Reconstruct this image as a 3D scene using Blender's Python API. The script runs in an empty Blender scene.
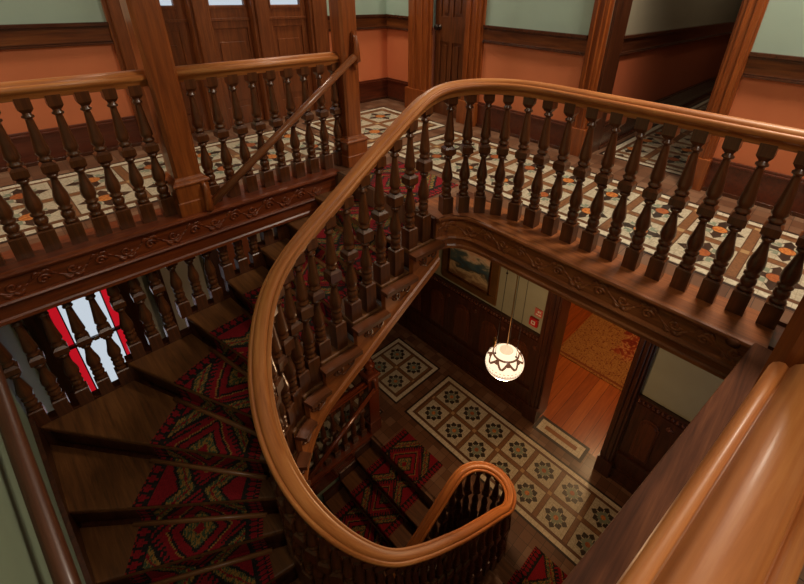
import bpy, math, random
from mathutils import Vector, Matrix
random.seed(7)
PI = math.pi
scene = bpy.context.scene
COL = scene.collection

# ------------------------------------------------------------------ node helpers
class N:
    """wraps a float socket so shaders can be written as formulas"""
    def __init__(s, nt, sock): s.nt, s.s = nt, sock
    def _m(s, op, *o):
        n = s.nt.nodes.new('ShaderNodeMath'); n.operation = op
        s.nt.links.new(s.s, n.inputs[0])
        for i, x in enumerate(o):
            if isinstance(x, N): s.nt.links.new(x.s, n.inputs[i + 1])
            else: n.inputs[i + 1].default_value = x
        return N(s.nt, n.outputs[0])
    def __add__(s, o): return s._m('ADD', o)
    def __sub__(s, o): return s._m('SUBTRACT', o)
    def __mul__(s, o): return s._m('MULTIPLY', o)
    def __truediv__(s, o): return s._m('DIVIDE', o)
    def lt(s, o): return s._m('LESS_THAN', o)
    def gt(s, o): return s._m('GREATER_THAN', o)
    def abs(s): return s._m('ABSOLUTE')
    def floor(s): return s._m('FLOOR')
    def fract(s): return s._m('FRACT')
    def max(s, o): return s._m('MAXIMUM', o)
    def min(s, o): return s._m('MINIMUM', o)
    def sin(s): return s._m('SINE')
    def sqrt(s): return s._m('SQRT')
    def sn(s, d): return s._m('SNAP', d)

def srgb(r, g, b):
    f = lambda c: (c / 255 / 12.92) if c / 255 <= .04045 else ((c / 255 + .055) / 1.055) ** 2.4
    return (f(r), f(g), f(b), 1)

def new_mat(name, rough=.5, coat=0, spec=.5):
    m = bpy.data.materials.new(name); m.use_nodes = True
    nt = m.node_tree; b = nt.nodes['Principled BSDF']
    b.inputs['Roughness'].default_value = rough
    b.inputs['Coat Weight'].default_value = coat
    b.inputs['Coat Roughness'].default_value = .15
    b.inputs['Specular IOR Level'].default_value = spec
    return m, nt, b

def coords(nt, kind='Object', scale=(1, 1, 1)):
    tc = nt.nodes.new('ShaderNodeTexCoord')
    mp = nt.nodes.new('ShaderNodeMapping'); mp.inputs['Scale'].default_value = scale
    nt.links.new(tc.outputs[kind], mp.inputs[0])
    return mp.outputs[0]

def xyz(nt, vec):
    s = nt.nodes.new('ShaderNodeSeparateXYZ'); nt.links.new(vec, s.inputs[0])
    return [N(nt, o) for o in s.outputs]

def noise(nt, vec, scale=5, detail=3, rough=.55, dist=0):
    n = nt.nodes.new('ShaderNodeTexNoise')
    n.inputs['Scale'].default_value = scale; n.inputs['Detail'].default_value = detail
    n.inputs['Roughness'].default_value = rough; n.inputs['Distortion'].default_value = dist
    if vec is not None: nt.links.new(vec, n.inputs['Vector'])
    return N(nt, n.outputs[0])

def ramp(nt, fac, stops):
    r = nt.nodes.new('ShaderNodeValToRGB'); nt.links.new(fac.s, r.inputs[0])
    e = r.color_ramp.elements
    e[0].position, e[0].color = stops[0]; e[1].position, e[1].color = stops[-1]
    for p, c in stops[1:-1]:
        x = e.new(p); x.color = c
    return r.outputs[0]

def rgb(nt, c):
    n = nt.nodes.new('ShaderNodeRGB'); n.outputs[0].default_value = c
    return n.outputs[0]

def mix(nt, fac, a, b, mode='MIX'):
    n = nt.nodes.new('ShaderNodeMix'); n.data_type = 'RGBA'; n.blend_type = mode
    if isinstance(fac, N): nt.links.new(fac.s, n.inputs[0])
    else: n.inputs[0].default_value = fac
    for i, x in ((6, a), (7, b)):
        if isinstance(x, tuple): n.inputs[i].default_value = x
        else: nt.links.new(x, n.inputs[i])
    return n.outputs[2]

def bump(nt, b, h, strength=.3, dist=.01):
    n = nt.nodes.new('ShaderNodeBump'); n.inputs['Strength'].default_value = strength
    n.inputs['Distance'].default_value = dist
    nt.links.new(h.s, n.inputs['Height']); nt.links.new(n.outputs[0], b.inputs['Normal'])

# ------------------------------------------------------------------ materials
def wood(name, dark, mid, light, axis='UV', rough=.3, coat=.3, fine=1.0):
    m, nt, b = new_mat(name, rough, coat)
    sc = {'UV': (14, 1.2, 1), 'X': (1.3, 16, 16), 'Y': (16, 1.3, 16), 'Z': (16, 16, 1.3)}[axis]
    v = coords(nt, 'UV' if axis == 'UV' else 'Object', sc)
    n1 = noise(nt, v, 2.2 * fine, 5, .6, .6)
    v2 = coords(nt, 'UV' if axis == 'UV' else 'Object', tuple(c * 4 if c > 5 else c for c in sc))
    n2 = noise(nt, v2, 3 * fine, 3, .6)
    f = n1 * .75 + n2 * .25
    c = ramp(nt, f, [(.3, dark), (.5, mid), (.72, light)])
    nt.links.new(c, b.inputs['Base Color'])
    bump(nt, b, n2, .12, .003)
    return m

W_RAIL = wood('rail_wood', srgb(140, 75, 31), srgb(180, 107, 51), srgb(208, 140, 78), 'UV', .46, .08, .7)
W_SRAIL = wood('slant_rail_wood', srgb(112, 62, 34), srgb(142, 84, 50), srgb(160, 102, 64), 'UV', .3, .3, .8)
W_BAL = wood('baluster_wood', srgb(50, 25, 11), srgb(86, 46, 21), srgb(114, 63, 31), 'Z', .30, .3)
W_POST = wood('post_wood', srgb(100, 46, 16), srgb(140, 70, 27), srgb(168, 92, 40), 'Z', .32, .35)
W_DOOR = wood('door_wood', srgb(84, 42, 18), srgb(122, 64, 29), srgb(150, 84, 40), 'Z', .35, .3)
W_DDOOR = wood('dark_door_wood', srgb(64, 32, 14), srgb(98, 52, 24), srgb(122, 68, 32), 'Z', .35, .3)
W_FASX = wood('fascia_wood_x', srgb(70, 28, 12), srgb(112, 50, 21), srgb(138, 66, 30), 'X', .34, .2)
W_FASY = wood('fascia_wood_y', srgb(96, 48, 22), srgb(144, 80, 39), srgb(180, 108, 56), 'Y', .4, .05)
W_CURB = wood('worn_curb_wood', srgb(56, 30, 18), srgb(92, 52, 32), srgb(124, 74, 46), 'X', .7, 0, .6)
W_CURB.node_tree.nodes['Principled BSDF'].inputs['Specular IOR Level'].default_value = .15
W_CARV = wood('carved_wood', srgb(64, 31, 13), srgb(100, 52, 23), srgb(122, 66, 32), 'UV', .4, .15)
W_TRIMX = wood('trim_wood_x', srgb(62, 30, 15), srgb(108, 56, 24), srgb(136, 78, 36), 'X', .33, .3)
W_TRIMY = wood('trim_wood_y', srgb(62, 30, 15), srgb(108, 56, 24), srgb(136, 78, 36), 'Y', .33, .3)
W_BASE = wood('baseboard_wood', srgb(60, 24, 12), srgb(90, 38, 18), srgb(106, 48, 24), 'X', .35, .25)
W_TREAD = wood('tread_wood', srgb(70, 40, 18), srgb(106, 64, 30), srgb(134, 86, 44), 'Y', .5, 0)
W_LRAIL = wood('wall_rail_wood', srgb(62, 32, 18), srgb(88, 48, 28), srgb(104, 60, 36), 'UV', .4, .15, .8)
W_ROD = wood('rod_wood', srgb(96, 58, 32), srgb(132, 84, 48), srgb(150, 102, 62), 'UV', .4, .2)
W_DARK = wood('dark_wood', srgb(40, 18, 10), srgb(70, 34, 17), srgb(92, 48, 24), 'Z', .34, .3)
W_PANEL = wood('panel_wood', srgb(62, 29, 14), srgb(94, 46, 22), srgb(116, 62, 31), 'Z', .34, .3)
W_RED = wood('mahogany_wood', srgb(66, 26, 12), srgb(110, 48, 22), srgb(146, 70, 34), 'UV', .22, .6)

def plain(name, c, rough=.6, metal=0, nscale=6, amt=.12, coat=0):
    m, nt, b = new_mat(name, rough, coat)
    b.inputs['Metallic'].default_value = metal
    n = noise(nt, coords(nt), nscale, 3)
    d = tuple(x * (1 - amt * 2) for x in c[:3]) + (1,); l = tuple(min(1, x * (1 + amt)) for x in c[:3]) + (1,)
    nt.links.new(ramp(nt, n, [(.3, d), (.7, l)]), b.inputs['Base Color'])
    return m

def emis(name, c, st):
    m, nt, b = new_mat(name, .5)
    b.inputs['Base Color'].default_value = c
    b.inputs['Emission Color'].default_value = c; b.inputs['Emission Strength'].default_value = st
    return m

def two_wall(name, low, high, h):
    m, nt, b = new_mat(name, .55)
    x, y, z = xyz(nt, coords(nt))
    n = noise(nt, coords(nt), 1.6, 4)
    lo = ramp(nt, n, [(.3, tuple(v * .86 for v in low[:3]) + (1,)), (.7, low)])
    hi = ramp(nt, n, [(.3, tuple(v * .9 for v in high[:3]) + (1,)), (.7, high)])
    nt.links.new(mix(nt, z.gt(h), lo, hi), b.inputs['Base Color'])
    return m
TERRA, SAGE = srgb(216, 122, 76), srgb(168, 188, 172)
M_WALL = two_wall('painted_wall', TERRA, SAGE, .93)
M_LWALL = plain('cream_green_paint', srgb(158, 152, 126), .6, 0, 2, .05)
M_GWALL = plain('sage_paint', srgb(152, 164, 136), .6, 0, 2, .05)
M_WHITE = plain('white_plaster', srgb(205, 200, 188), .7, 0, 2, .03)
M_ORANGE = plain('ochre_paint', srgb(176, 92, 46), .6, 0, 2, .05)
M_BRASS = plain('brass', srgb(196, 142, 78), .28, 1, 8, .1)
M_DKMETAL = plain('dark_metal', srgb(60, 50, 44), .35, .9)
M_RED = plain('red_plastic', srgb(190, 24, 22), .4)
M_PINK = plain('faded_red_sign', srgb(200, 96, 78), .5)
M_OFFW = plain('off_white', srgb(225, 215, 200), .5)
M_BLACK = plain('black_void', srgb(18, 12, 9), .8)

def tile_mat(name, cx, cy, s, orange=.085, sy=None, lower=False):
    """encaustic tile carpet: 8 pointed stars on cream tiles, brown strips"""
    sy = sy or s
    m, nt, b = new_mat(name, .34, .12)
    x, y, z = xyz(nt, coords(nt))
    fu = ((x - cx) / s + .5).fract() - .5; fv = ((y - cy) / sy + .5).fract() - .5
    a, c = fu.abs(), fv.abs()
    mx, mn, sm = a.max(c), a.min(c), a + c
    idx = (((x - cx) / s + .5).floor() * 3.1 + ((y - cy) / sy + .5).floor() * 1.7).sin()
    nn = noise(nt, coords(nt), 60, 2)
    cream = ramp(nt, nn, [(.3, srgb(170, 156, 130)), (.7, srgb(206, 194, 168))])
    brown = ramp(nt, nn, [(.3, srgb(112, 74, 46)), (.7, srgb(140, 96, 62))])
    dark = ramp(nt, nn, [(.3, srgb(40, 32, 27)), (.7, srgb(66, 50, 38))])
    grey = ramp(nt, nn, [(.3, srgb(112, 122, 104)), (.7, srgb(140, 146, 122))])
    org = ramp(nt, nn, [(.35, srgb(160, 78, 36)), (.6, srgb(212, 134, 66))])
    red = rgb(nt, srgb(140, 66, 42))
    ctr = mix(nt, idx.gt(.1), org, mix(nt, .6, org, red))
    col = cream
    g = ((x / .0725).fract() - .5).abs().gt(.475).max(((y / .0725).fract() - .5).abs().gt(.475))
    col = mix(nt, g * .55, col, srgb(150, 128, 98))
    sq = mx.lt(.235)
    if lower:      # dark corner squares, small grey quads round the centre, dark points
        col = mix(nt, mn.lt(.085) * (mx + mn).lt(.37), col, dark)
        col = mix(nt, sq, col, dark)
        col = mix(nt, sq * mn.lt(.06) * mx.gt(orange) * mx.lt(.20), col, grey)
        col = mix(nt, sq * mx.lt(.135) * mn.gt(.045), col, grey)
        col = mix(nt, sq * mx.gt(.135) * (mn - .065).abs().lt(.012), col, cream)
    else:          # dark points, grey green quads on the diagonals, cream slivers
        col = mix(nt, (mn * 1.5 + mx).lt(.40), col, dark)
        col = mix(nt, sq * mn.gt(.085), col, grey)
        col = mix(nt, sq * mn.gt(.17) * (a - c).abs().lt(.03), col, cream)
        col = mix(nt, sq * mx.gt(.12) * (mn - .085).abs().lt(.014), col, cream)
    col = mix(nt, (a * a + c * c).sqrt().lt(orange * 1.2), col, ctr)
    strip = mx.gt(.425)
    col = mix(nt, strip, col, brown)
    edge = (mx - .425).abs().lt(.008)
    col = mix(nt, edge, col, srgb(80, 52, 34))
    node = mn.gt(.44)
    col = mix(nt, node, col, srgb(176, 140, 96))
    nt.links.new(col, b.inputs['Base Color'])
    return m

def plank_mat(name, c0, c1, c2, w=.14, axis=0, rough=.3):
    m, nt, b = new_mat(name, rough, .25)
    x, y, z = xyz(nt, coords(nt))
    t = (y if axis == 0 else x)
    k = (t / w).floor()
    sc = (1.5, 18, 1) if axis == 0 else (18, 1.5, 1)
    n = noise(nt, coords(nt, 'Object', sc), 2, 4)
    tint = (k * 12.9898).sin() * 43758.5
    f = n * .7 + tint.fract() * .3
    c = ramp(nt, f, [(.2, c0), (.5, c1), (.8, c2)])
    gap = ((t / w).fract()).lt(.035)
    nt.links.new(mix(nt, gap, c, tuple(v * .35 for v in c0[:3]) + (1,)), b.inputs['Base Color'])
    return m

def brown_tile(name, s=.11):
    m, nt, b = new_mat(name, .38, .1)
    x, y, z = xyz(nt, coords(nt))
    k = (x / s).floor() * 7.3 + (y / s).floor() * 3.9
    r = (k.sin() * 91.7).fract()
    c = ramp(nt, r, [(0, srgb(96, 62, 42)), (.6, srgb(118, 80, 56)), (1, srgb(134, 100, 76))])
    g = ((x / s).fract().lt(.03)).max((y / s).fract().lt(.03))
    nt.links.new(mix(nt, g, c, srgb(52, 36, 26)), b.inputs['Base Color'])
    return m
M_BTILE = brown_tile('brown_floor_tile')
M_BAND_B = plain('brown_tile_band', srgb(104, 66, 40), .4, 0, 40)
def band_cream():
    m, nt, b = new_mat('cream_tile_band', .35, .1)
    x, y, z = xyz(nt, coords(nt))
    n = noise(nt, coords(nt), 40, 2)
    c = ramp(nt, n, [(.3, srgb(192, 178, 150)), (.7, srgb(222, 210, 186))])
    g = ((x / .0725).fract().lt(.05)).max((y / .0725).fract().lt(.05))
    nt.links.new(mix(nt, g * .6, c, srgb(140, 116, 88)), b.inputs['Base Color'])
    return m
M_BAND_C = band_cream()
M_PLANK = plank_mat('orange_pine_boards', srgb(140, 66, 22), srgb(178, 88, 32), srgb(204, 112, 46), .15, 0)
M_DPLANK = plank_mat('dark_boards', srgb(60, 34, 18), srgb(84, 50, 28), srgb(104, 64, 36), .13, 1)

def carpet_mat():
    m, nt, b = new_mat('red_patterned_wool', .95, 0, .2)
    u, v, w = xyz(nt, coords(nt, 'UV'))
    q = .0105
    us = (u.sn(q / .68) ); vs = v.sn(q)
    nn = noise(nt, coords(nt, 'UV', (1, 1, 1)), 90, 2)
    e = (us - .5).abs()
    P = .62
    t = ((vs / P).fract() - .5).abs() * 2      # 0..1 to medallion edge
    red = ramp(nt, nn, [(.3, srgb(108, 16, 24)), (.7, srgb(150, 28, 36))])
    navy = ramp(nt, nn, [(.3, srgb(24, 22, 22)), (.7, srgb(46, 40, 34))])
    ochre = ramp(nt, nn, [(.3, srgb(120, 84, 36)), (.7, srgb(164, 122, 60))])
    green = ramp(nt, nn, [(.3, srgb(44, 62, 44)), (.7, srgb(78, 90, 62))])
    d = e / .37 + t                             # lozenge distance
    col = red
    # corner medallions
    col = mix(nt, d.gt(1.02), col, navy)
    col = mix(nt, d.gt(1.10), col, green)
    spk = noise(nt, coords(nt, 'UV', (1.47, 1, 1)), 34, 2)
    col = mix(nt, d.gt(1.10) * spk.gt(.5), col, ochre)
    col = mix(nt, d.gt(1.42), col, navy)
    col = mix(nt, d.gt(1.50), col, red)
    # central medallion
    col = mix(nt, d.lt(.42), col, navy)
    col = mix(nt, d.lt(.36), col, ochre)
    col = mix(nt, d.lt(.36) * spk.lt(.5), col, green)
    col = mix(nt, d.lt(.12), col, red)
    d2 = e / .37 - t
    col = mix(nt, (d - .64).abs().lt(.035), col, navy)
    col = mix(nt, (d - .70).abs().lt(.02), col, ochre)
    col = mix(nt, (d - 1.24).abs().lt(.025), col, red)
    # hooks along the lozenge
    hook = ((((us * .68 - vs)) / .042).fract()).gt(.45) * d.gt(.86) * d.lt(1.02)
    col = mix(nt, hook, col, navy)
    # border
    col = mix(nt, e.gt(.37), col, navy)
    chk = (vs / .042).fract()
    bord = e.gt(.395) * e.lt(.475)
    zig = ((chk - .5).abs() * 2 + ((e - .435).abs() / .04) * .6).lt(.85)
    col = mix(nt, bord, col, navy)
    col = mix(nt, bord * zig, col, red)
    col = mix(nt, e.gt(.475), col, mix(nt, (vs / .026).fract().gt(.5), srgb(150, 40, 36), srgb(40, 26, 24)))
    nt.links.new(col, b.inputs['Base Color'])
    bump(nt, b, noise(nt, coords(nt, 'UV'), 300, 2), .5, .004)
    return m
M_CARPET = carpet_mat()

def rug_mat():
    m, nt, b = new_mat('floral_rug', .95, 0, .2)
    x, y, z = xyz(nt, coords(nt, 'UV'))
    n = noise(nt, coords(nt, 'UV'), 7, 3, .6, 1.2)
    n2 = noise(nt, coords(nt, 'UV'), 26, 2)
    wob = (n - .5) * .5
    border = (x + wob).lt(.62).max((y + wob).gt(1.75))
    bc = ramp(nt, n2, [(.4, srgb(150, 96, 44)), (.5, srgb(182, 128, 68)), (.62, srgb(130, 70, 36))])
    cc = ramp(nt, n, [(.35, srgb(120, 40, 26)), (.5, srgb(158, 72, 40)), (.56, srgb(196, 140, 84)), (.66, srgb(132, 50, 30))])
    col = mix(nt, border, cc, bc)
    edge = (x - .06).abs().lt(.02)
    col = mix(nt, edge, col, srgb(130, 66, 34))
    nt.links.new(col, b.inputs['Base Color'])
    return m
M_RUG = rug_mat()

def painting_mat():
    m, nt, b = new_mat('landscape_painting', .45)
    x, y, z = xyz(nt, coords(nt, 'UV'))
    n = noise(nt, coords(nt, 'UV', (1, 1.6, 1)), 3.2, 4, .6, .5)
    f = y + (n - .5) * .9
    c = ramp(nt, f, [(.05, srgb(120, 84, 56)), (.22, srgb(196, 168, 128)), (.34, srgb(70, 66, 54)), (.46, srgb(58, 84, 96)), (.60, srgb(96, 104, 92)), (.72, srgb(226, 196, 164)), (.95, srgb(214, 140, 96))])
    nt.links.new(c, b.inputs['Base Color'])
    return m
M_PAINT = painting_mat()

def globe_mat():
    m, nt, b = new_mat('lit_patterned_glass', .25, .3)
    u, v, w = xyz(nt, coords(nt, 'UV'))      # u around 0..1, v height 0..1
    t = ((u * 8).fract() - .5).abs() * 2
    star = (v.gt(.66)) * (v.lt(.87)) * (((v - .66) / .21 - (t)).abs().lt(.22))
    star2 = (v.gt(.76)) * (v.lt(.87)) * (t.gt(.75))
    band = (v - .40).abs().lt(.020)
    dots = ((v - .46).abs().lt(.012)) * ((u * 46).fract().gt(.5))
    dots2 = ((v - .55).abs().lt(.010)) * ((u * 30).fract().gt(.55))
    ring = (v - .875).abs().lt(.018)
    pat = star.max(star2).max(band).max(ring).max(dots).max(dots2)
    col = mix(nt, pat, (1, .74, .50, 1), (.10, .04, .02, 1))
    nt.links.new(col, b.inputs['Base Color']); nt.links.new(col, b.inputs['Emission Color'])
    b.inputs['Emission Strength'].default_value = 1.2
    return m
M_GLOBE = globe_mat()

def glass_mat(name, col, rough=.05):
    m = bpy.data.materials.new(name); m.use_nodes = True
    nt = m.node_tree; b = nt.nodes['Principled BSDF']
    nt.links.new(rgb(nt, col), b.inputs['Base Color'])
    b.inputs['Transmission Weight'].default_value = 1; b.inputs['Roughness'].default_value = rough
    b.inputs['IOR'].default_value = 1.1
    return m
M_GLASS = glass_mat('clear_glass', (1, 1, 1, 1))
M_REDGLASS = glass_mat('red_glass', (.85, .01, .02, 1), .1)

# ------------------------------------------------------------------ mesh builder
class MB:
    def __init__(s): s.v, s.f, s.uv, s.mi, s.sm = [], [], [], [], []
    def face(s, ids, uvs=None, mi=0, smooth=False):
        s.f.append(ids); s.uv.append(uvs or [(0, 0)] * len(ids)); s.mi.append(mi); s.sm.append(smooth)
    def box(s, x0, x1, y0, y1, z0, z1, M=None, mi=0):
        b = len(s.v)
        for z in (z0, z1):
            for x, y in ((x0, y0), (x1, y0), (x1, y1), (x0, y1)):
                p = Vector((x, y, z)); s.v.append(M @ p if M else p)
        for q in ((3, 2, 1, 0), (4, 5, 6, 7), (0, 1, 5, 4), (1, 2, 6, 5), (2, 3, 7, 6), (3, 0, 4, 7)):
            s.face([b + i for i in q], None, mi)
        return s
    def lathe(s, prof, cx=0, cy=0, n=12, M=None, mi=0, smooth=True, square=False, rot=0, uv=False):
        """prof: (radius, z) list; square -> 4 sided, radius = half width"""
        k = 4 if square else n; rr = math.sqrt(2) if square else 1
        a0 = (PI / 4 if square else 0) + rot
        b = len(s.v)
        for r, z in prof:
            for i in range(k):
                a = a0 + 2 * PI * i / k
                p = Vector((cx + r * rr * math.cos(a), cy + r * rr * math.sin(a), z)); s.v.append(M @ p if M else p)
        z0, z1 = prof[0][1], prof[-1][1]
        for j in range(len(prof) - 1):
            for i in range(k):
                i2 = (i + 1) % k
                u = None
                if uv:
                    va, vb = (prof[j][1] - z0) / (z1 - z0), (prof[j + 1][1] - z0) / (z1 - z0)
                    u = [(i / k, va), ((i + 1) / k, va), ((i + 1) / k, vb), (i / k, vb)]
                s.face([b + j * k + i, b + j * k + i2, b + (j + 1) * k + i2, b + (j + 1) * k + i], u, mi, smooth and not square)
        s.face([b + i for i in reversed(range(k))], None, mi)
        t = b + (len(prof) - 1) * k
        s.face([t + i for i in range(k)], None, mi)
        return s
    def sweep(s, path, prof, closed=True, mi=0, smooth=True, caps=True, up=Vector((0, 0, 1)), uvu=1.0):
        """path: Vectors; prof: (side, up) points in the vertical plane across the path"""
        n, k = len(path), len(prof)
        b = len(s.v); L = 0; Ls = []
        for i, p in enumerate(path):
            t = (path[min(i + 1, n - 1)] - path[max(i - 1, 0)])
            th = Vector((t.x, t.y, 0))
            if th.length < 1e-6: th = Vector((1, 0, 0))
            th.normalize(); side = Vector((th.y, -th.x, 0))
            if i: L += (p - path[i - 1]).length
            Ls.append(L)
            for a, c in prof: s.v.append(p + side * a + up * c)
        kk = k if closed else k - 1
        for i in range(n - 1):
            for j in range(kk):
                j2 = (j + 1) % k
                u0, u1 = j / k * .35 * uvu, (j + 1) / k * .35 * uvu
                s.face([b + i * k + j, b + (i + 1) * k + j, b + (i + 1) * k + j2, b + i * k + j2],
                       [(u0, Ls[i]), (u0, Ls[i + 1]), (u1, Ls[i + 1]), (u1, Ls[i])], mi, smooth)
        if caps and closed:
            s.face([b + j for j in range(k)], None, mi)
            s.face([b + (n - 1) * k + j for j in reversed(range(k))], None, mi)
        return s
    def tube(s, path, r, k=6, mi=0, flat=1.0, nrm=None):
        n = len(path); b = len(s.v); L = 0
        for i, p in enumerate(path):
            t = (path[min(i + 1, n - 1)] - path[max(i - 1, 0)]).normalized()
            ref = nrm if nrm is not None else (Vector((0, 0, 1)) if abs(t.z) < .9 else Vector((1, 0, 0)))
            a = t.cross(ref)
            a = a.normalized() if a.length > 1e-5 else Vector((1, 0, 0))
            c = a.cross(t).normalized()
            rr = r[i] if isinstance(r, (list, tuple)) else r
            for j in range(k):
                w = 2 * PI * j / k
                s.v.append(p + a * rr * math.cos(w) + c * rr * flat * math.sin(w))
        for i in range(n - 1):
            for j in range(k):
                j2 = (j + 1) % k
                s.face([b + i * k + j, b + i * k + j2, b + (i + 1) * k + j2, b + (i + 1) * k + j],
                       [(j / k * .2, i * .05), ((j + 1) / k * .2, i * .05), ((j + 1) / k * .2, i * .05 + .05), (j / k * .2, i * .05 + .05)], mi, True)
        s.face([b + j for j in reversed(range(k))], None, mi)
        s.face([b + (n - 1) * k + j for j in range(k)], None, mi)
        return s
    def quad(s, pts, uvs=None, mi=0):
        b = len(s.v)
        for p in pts: s.v.append(Vector(p))
        s.face([b + i for i in range(len(pts))], uvs, mi)
        return s
    def prism(s, pts, z0, z1, mi=0):
        """vertical prism over a plan polygon; z0/z1 scalars"""
        b = len(s.v); n = len(pts)
        for z in (z0, z1):
            for p in pts: s.v.append(Vector((p[0], p[1], z)))
        ar = sum(pts[i][0] * pts[(i + 1) % n][1] - pts[(i + 1) % n][0] * pts[i][1] for i in range(n))
        o = list(range(n)) if ar > 0 else list(reversed(range(n)))
        s.face([b + i for i in reversed(o)], None, mi); s.face([b + n + i for i in o], None, mi)
        for i in range(n):
            a, c = o[i], o[(i + 1) % n]
            s.face([b + a, b + c, b + n + c, b + n + a], None, mi)
        return s
    def build(s, name, mats, parent=None, kind=None, bevel=0, offset=None):
        me = bpy.data.meshes.new(name)
        vs = [v - offset for v in s.v] if offset is not None else s.v
        me.from_pydata([tuple(v) for v in vs], [], s.f)
        for m in (mats if isinstance(mats, (list, tuple)) else [mats]): me.materials.append(m)
        ul = me.uv_layers.new(name='UVMap')
        i = 0
        for p, u in zip(me.polygons, s.uv):
            p.material_index = s.mi[p.index]; p.use_smooth = s.sm[p.index]
            for q in u:
                ul.data[i].uv = q; i += 1
        me.update()
        o = bpy.data.objects.new(name, me); COL.objects.link(o)
        if parent: o.parent = parent
        if kind: o['kind'] = kind
        if offset is not None and not parent: o.location = offset
        if bevel:
            md = o.modifiers.new('bevel', 'BEVEL'); md.width = bevel; md.segments = 2; md.limit_method = 'ANGLE'
        return o

def empty(name, label, cat, group=None, loc=(0, 0, 0)):
    o = bpy.data.objects.new(name, None); COL.objects.link(o); o.location = loc
    o.empty_display_size = .1
    tag(o, label, cat, group); return o
def tag(o, label, cat, group=None):
    o['label'] = label; o['category'] = cat
    if group: o['group'] = group
    return o
def struct(name, mb, mats, bevel=0, parent=None):
    return mb.build(name, mats, parent, None if parent else 'structure', bevel)
V3 = lambda x, y, z: Vector((x, y, z))

F2 = -3.6
R = .1565
# ------------------------------------------------------------------ plan curves
def arc(cx, cy, r, a0, a1, n):
    return [(cx + r * math.cos(a0 + (a1 - a0) * i / n), cy + r * math.sin(a0 + (a1 - a0) * i / n)) for i in range(n + 1)]
CX, CY, CR = .86, 1.32, .42           # turn of the stair well
YT, YB = CY + CR, CY - CR             # 1.74 / 0.90
S_ARC = 1.7 - CX                      # s = 0 at x = 1.7 on the upper flight
def plan(s, off=0.0):
    """point on the baluster line of the main flight; off>0 moves into the well"""
    r = CR - off
    if s < S_ARC: return (1.7 - s, CY + r)
    a = (s - S_ARC) / CR
    if a < PI: return (CX + r * math.cos(PI / 2 + a), CY + r * math.sin(PI / 2 + a))
    return (CX + (a - PI) * CR, CY - r)
RAILZ = [(-.12, .835), (.0, .77), (.13, .685), (.38, .522), (.6, .365), (.8, .233), (.95, .11), (1.06, .0), (1.18, -.17), (1.30, -.335), (1.45, -.52), (1.59, -.705),
         (1.74, -.90), (1.90, -1.117), (2.07, -1.354), (2.35, -1.70), (2.73, -2.08), (3.14, -2.41), (3.36, -2.55)]
def railz(s):
    if s <= RAILZ[0][0]: return RAILZ[0][1]
    for (a, b), (c, d) in zip(RAILZ, RAILZ[1:]):
        if s <= c: return b + (d - b) * (s - a) / (c - a)
    return RAILZ[-1][1]
SK = [-.163, .08, .32, .55, .79, .95, 1.09, 1.19, 1.29, 1.385, 1.49, 1.62, 1.74, 1.85, 1.96, 2.07, 2.19, 2.34, 2.50, 2.70, 2.92, 3.16, 3.40]
YO, XW, YN = 2.86, -.40, -.28         # outer string, left wall, near side
OUT = [(1.863, YO), (1.62, YO), (1.38, YO), (1.15, YO), (.865, YO), (.545, YO), (.135, YO), (-.38, YO), (XW, 2.31), (XW, 1.93), (XW, 1.50),
       (XW, 1.05), (XW, .60), (XW, .05), (-.02, YN), (.38, YN), (.70, YN), (.96, YN), (1.2, YN), (1.42, YN), (1.64, YN), (1.87, YN), (2.10, YN)]
INN = [plan(s, .05) for s in SK]

# ------------------------------------------------------------------ main staircase
stairs = empty('staircase', 'dark wooden winding staircase with red carpet turning round the well', 'staircase')
def lerp(a, b, t): return (a[0] + (b[0] - a[0]) * t, a[1] + (b[1] - a[1]) * t)
def shift(p, q, d):
    """move both points sideways (towards the next step) by d"""
    ax, ay = q[0] - p[0], q[1] - p[1]; l = math.hypot(ax, ay)
    n = (ay / l, -ax / l)
    return [(p[0] + n[0] * d, p[1] + n[1] * d), (q[0] + n[0] * d, q[1] + n[1] * d)]
for k in range(1, 23):
    zt = -R * k
    a0, b0 = INN[k - 1], OUT[k - 1]; a1, b1 = INN[k], OUT[k]
    (na, nb) = shift(b1, a1, .0)[::-1]
    mid = [plan(SK[k - 1] + (SK[k] - SK[k - 1]) * t, .05) for t in (.33, .66)]
    poly = [a0] + mid + [a1]
    outer = [b1]
    if k == 8 or k == 7: outer = [b1]
    if b1[0] == XW and b0[0] != XW: outer = [b1, (XW, YO)]
    if b0[0] == XW and b1[0] != XW: outer = [b1, (XW, YN)]
    poly += outer + [b0]
    # tread with a nosing that overhangs the riser below
    mb = MB(); mb.prism(poly, zt - .035, zt)
    mb.build('tread', W_TREAD, stairs, bevel=.008)
    # riser below this tread's nosing, set back 25 mm
    ln = math.hypot(b1[0] - a1[0], b1[1] - a1[1])
    ux, uy = (b1[0] - a1[0]) / ln, (b1[1] - a1[1]) / ln
    cx_, cy_ = (a0[0] + b0[0]) / 2 - (a1[0] + b1[0]) / 2, (a0[1] + b0[1]) / 2 - (a1[1] + b1[1]) / 2
    nx, ny = -uy, ux
    if nx * cx_ + ny * cy_ < 0: nx, ny = -nx, -ny
    p0, p1 = (a1[0] + nx * .028, a1[1] + ny * .028), (b1[0] + nx * .028, b1[1] + ny * .028)
    p2, p3 = (p1[0] + nx * .015, p1[1] + ny * .015), (p0[0] + nx * .015, p0[1] + ny * .015)
    MB().prism([p0, p1, p2, p3], zt - R - .002, zt - .03).build('riser', W_DARK, stairs)
# top riser
MB().box(1.835, 1.85, YT - .05, YO, -R, 0).build('riser', W_DARK, stairs)

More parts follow.
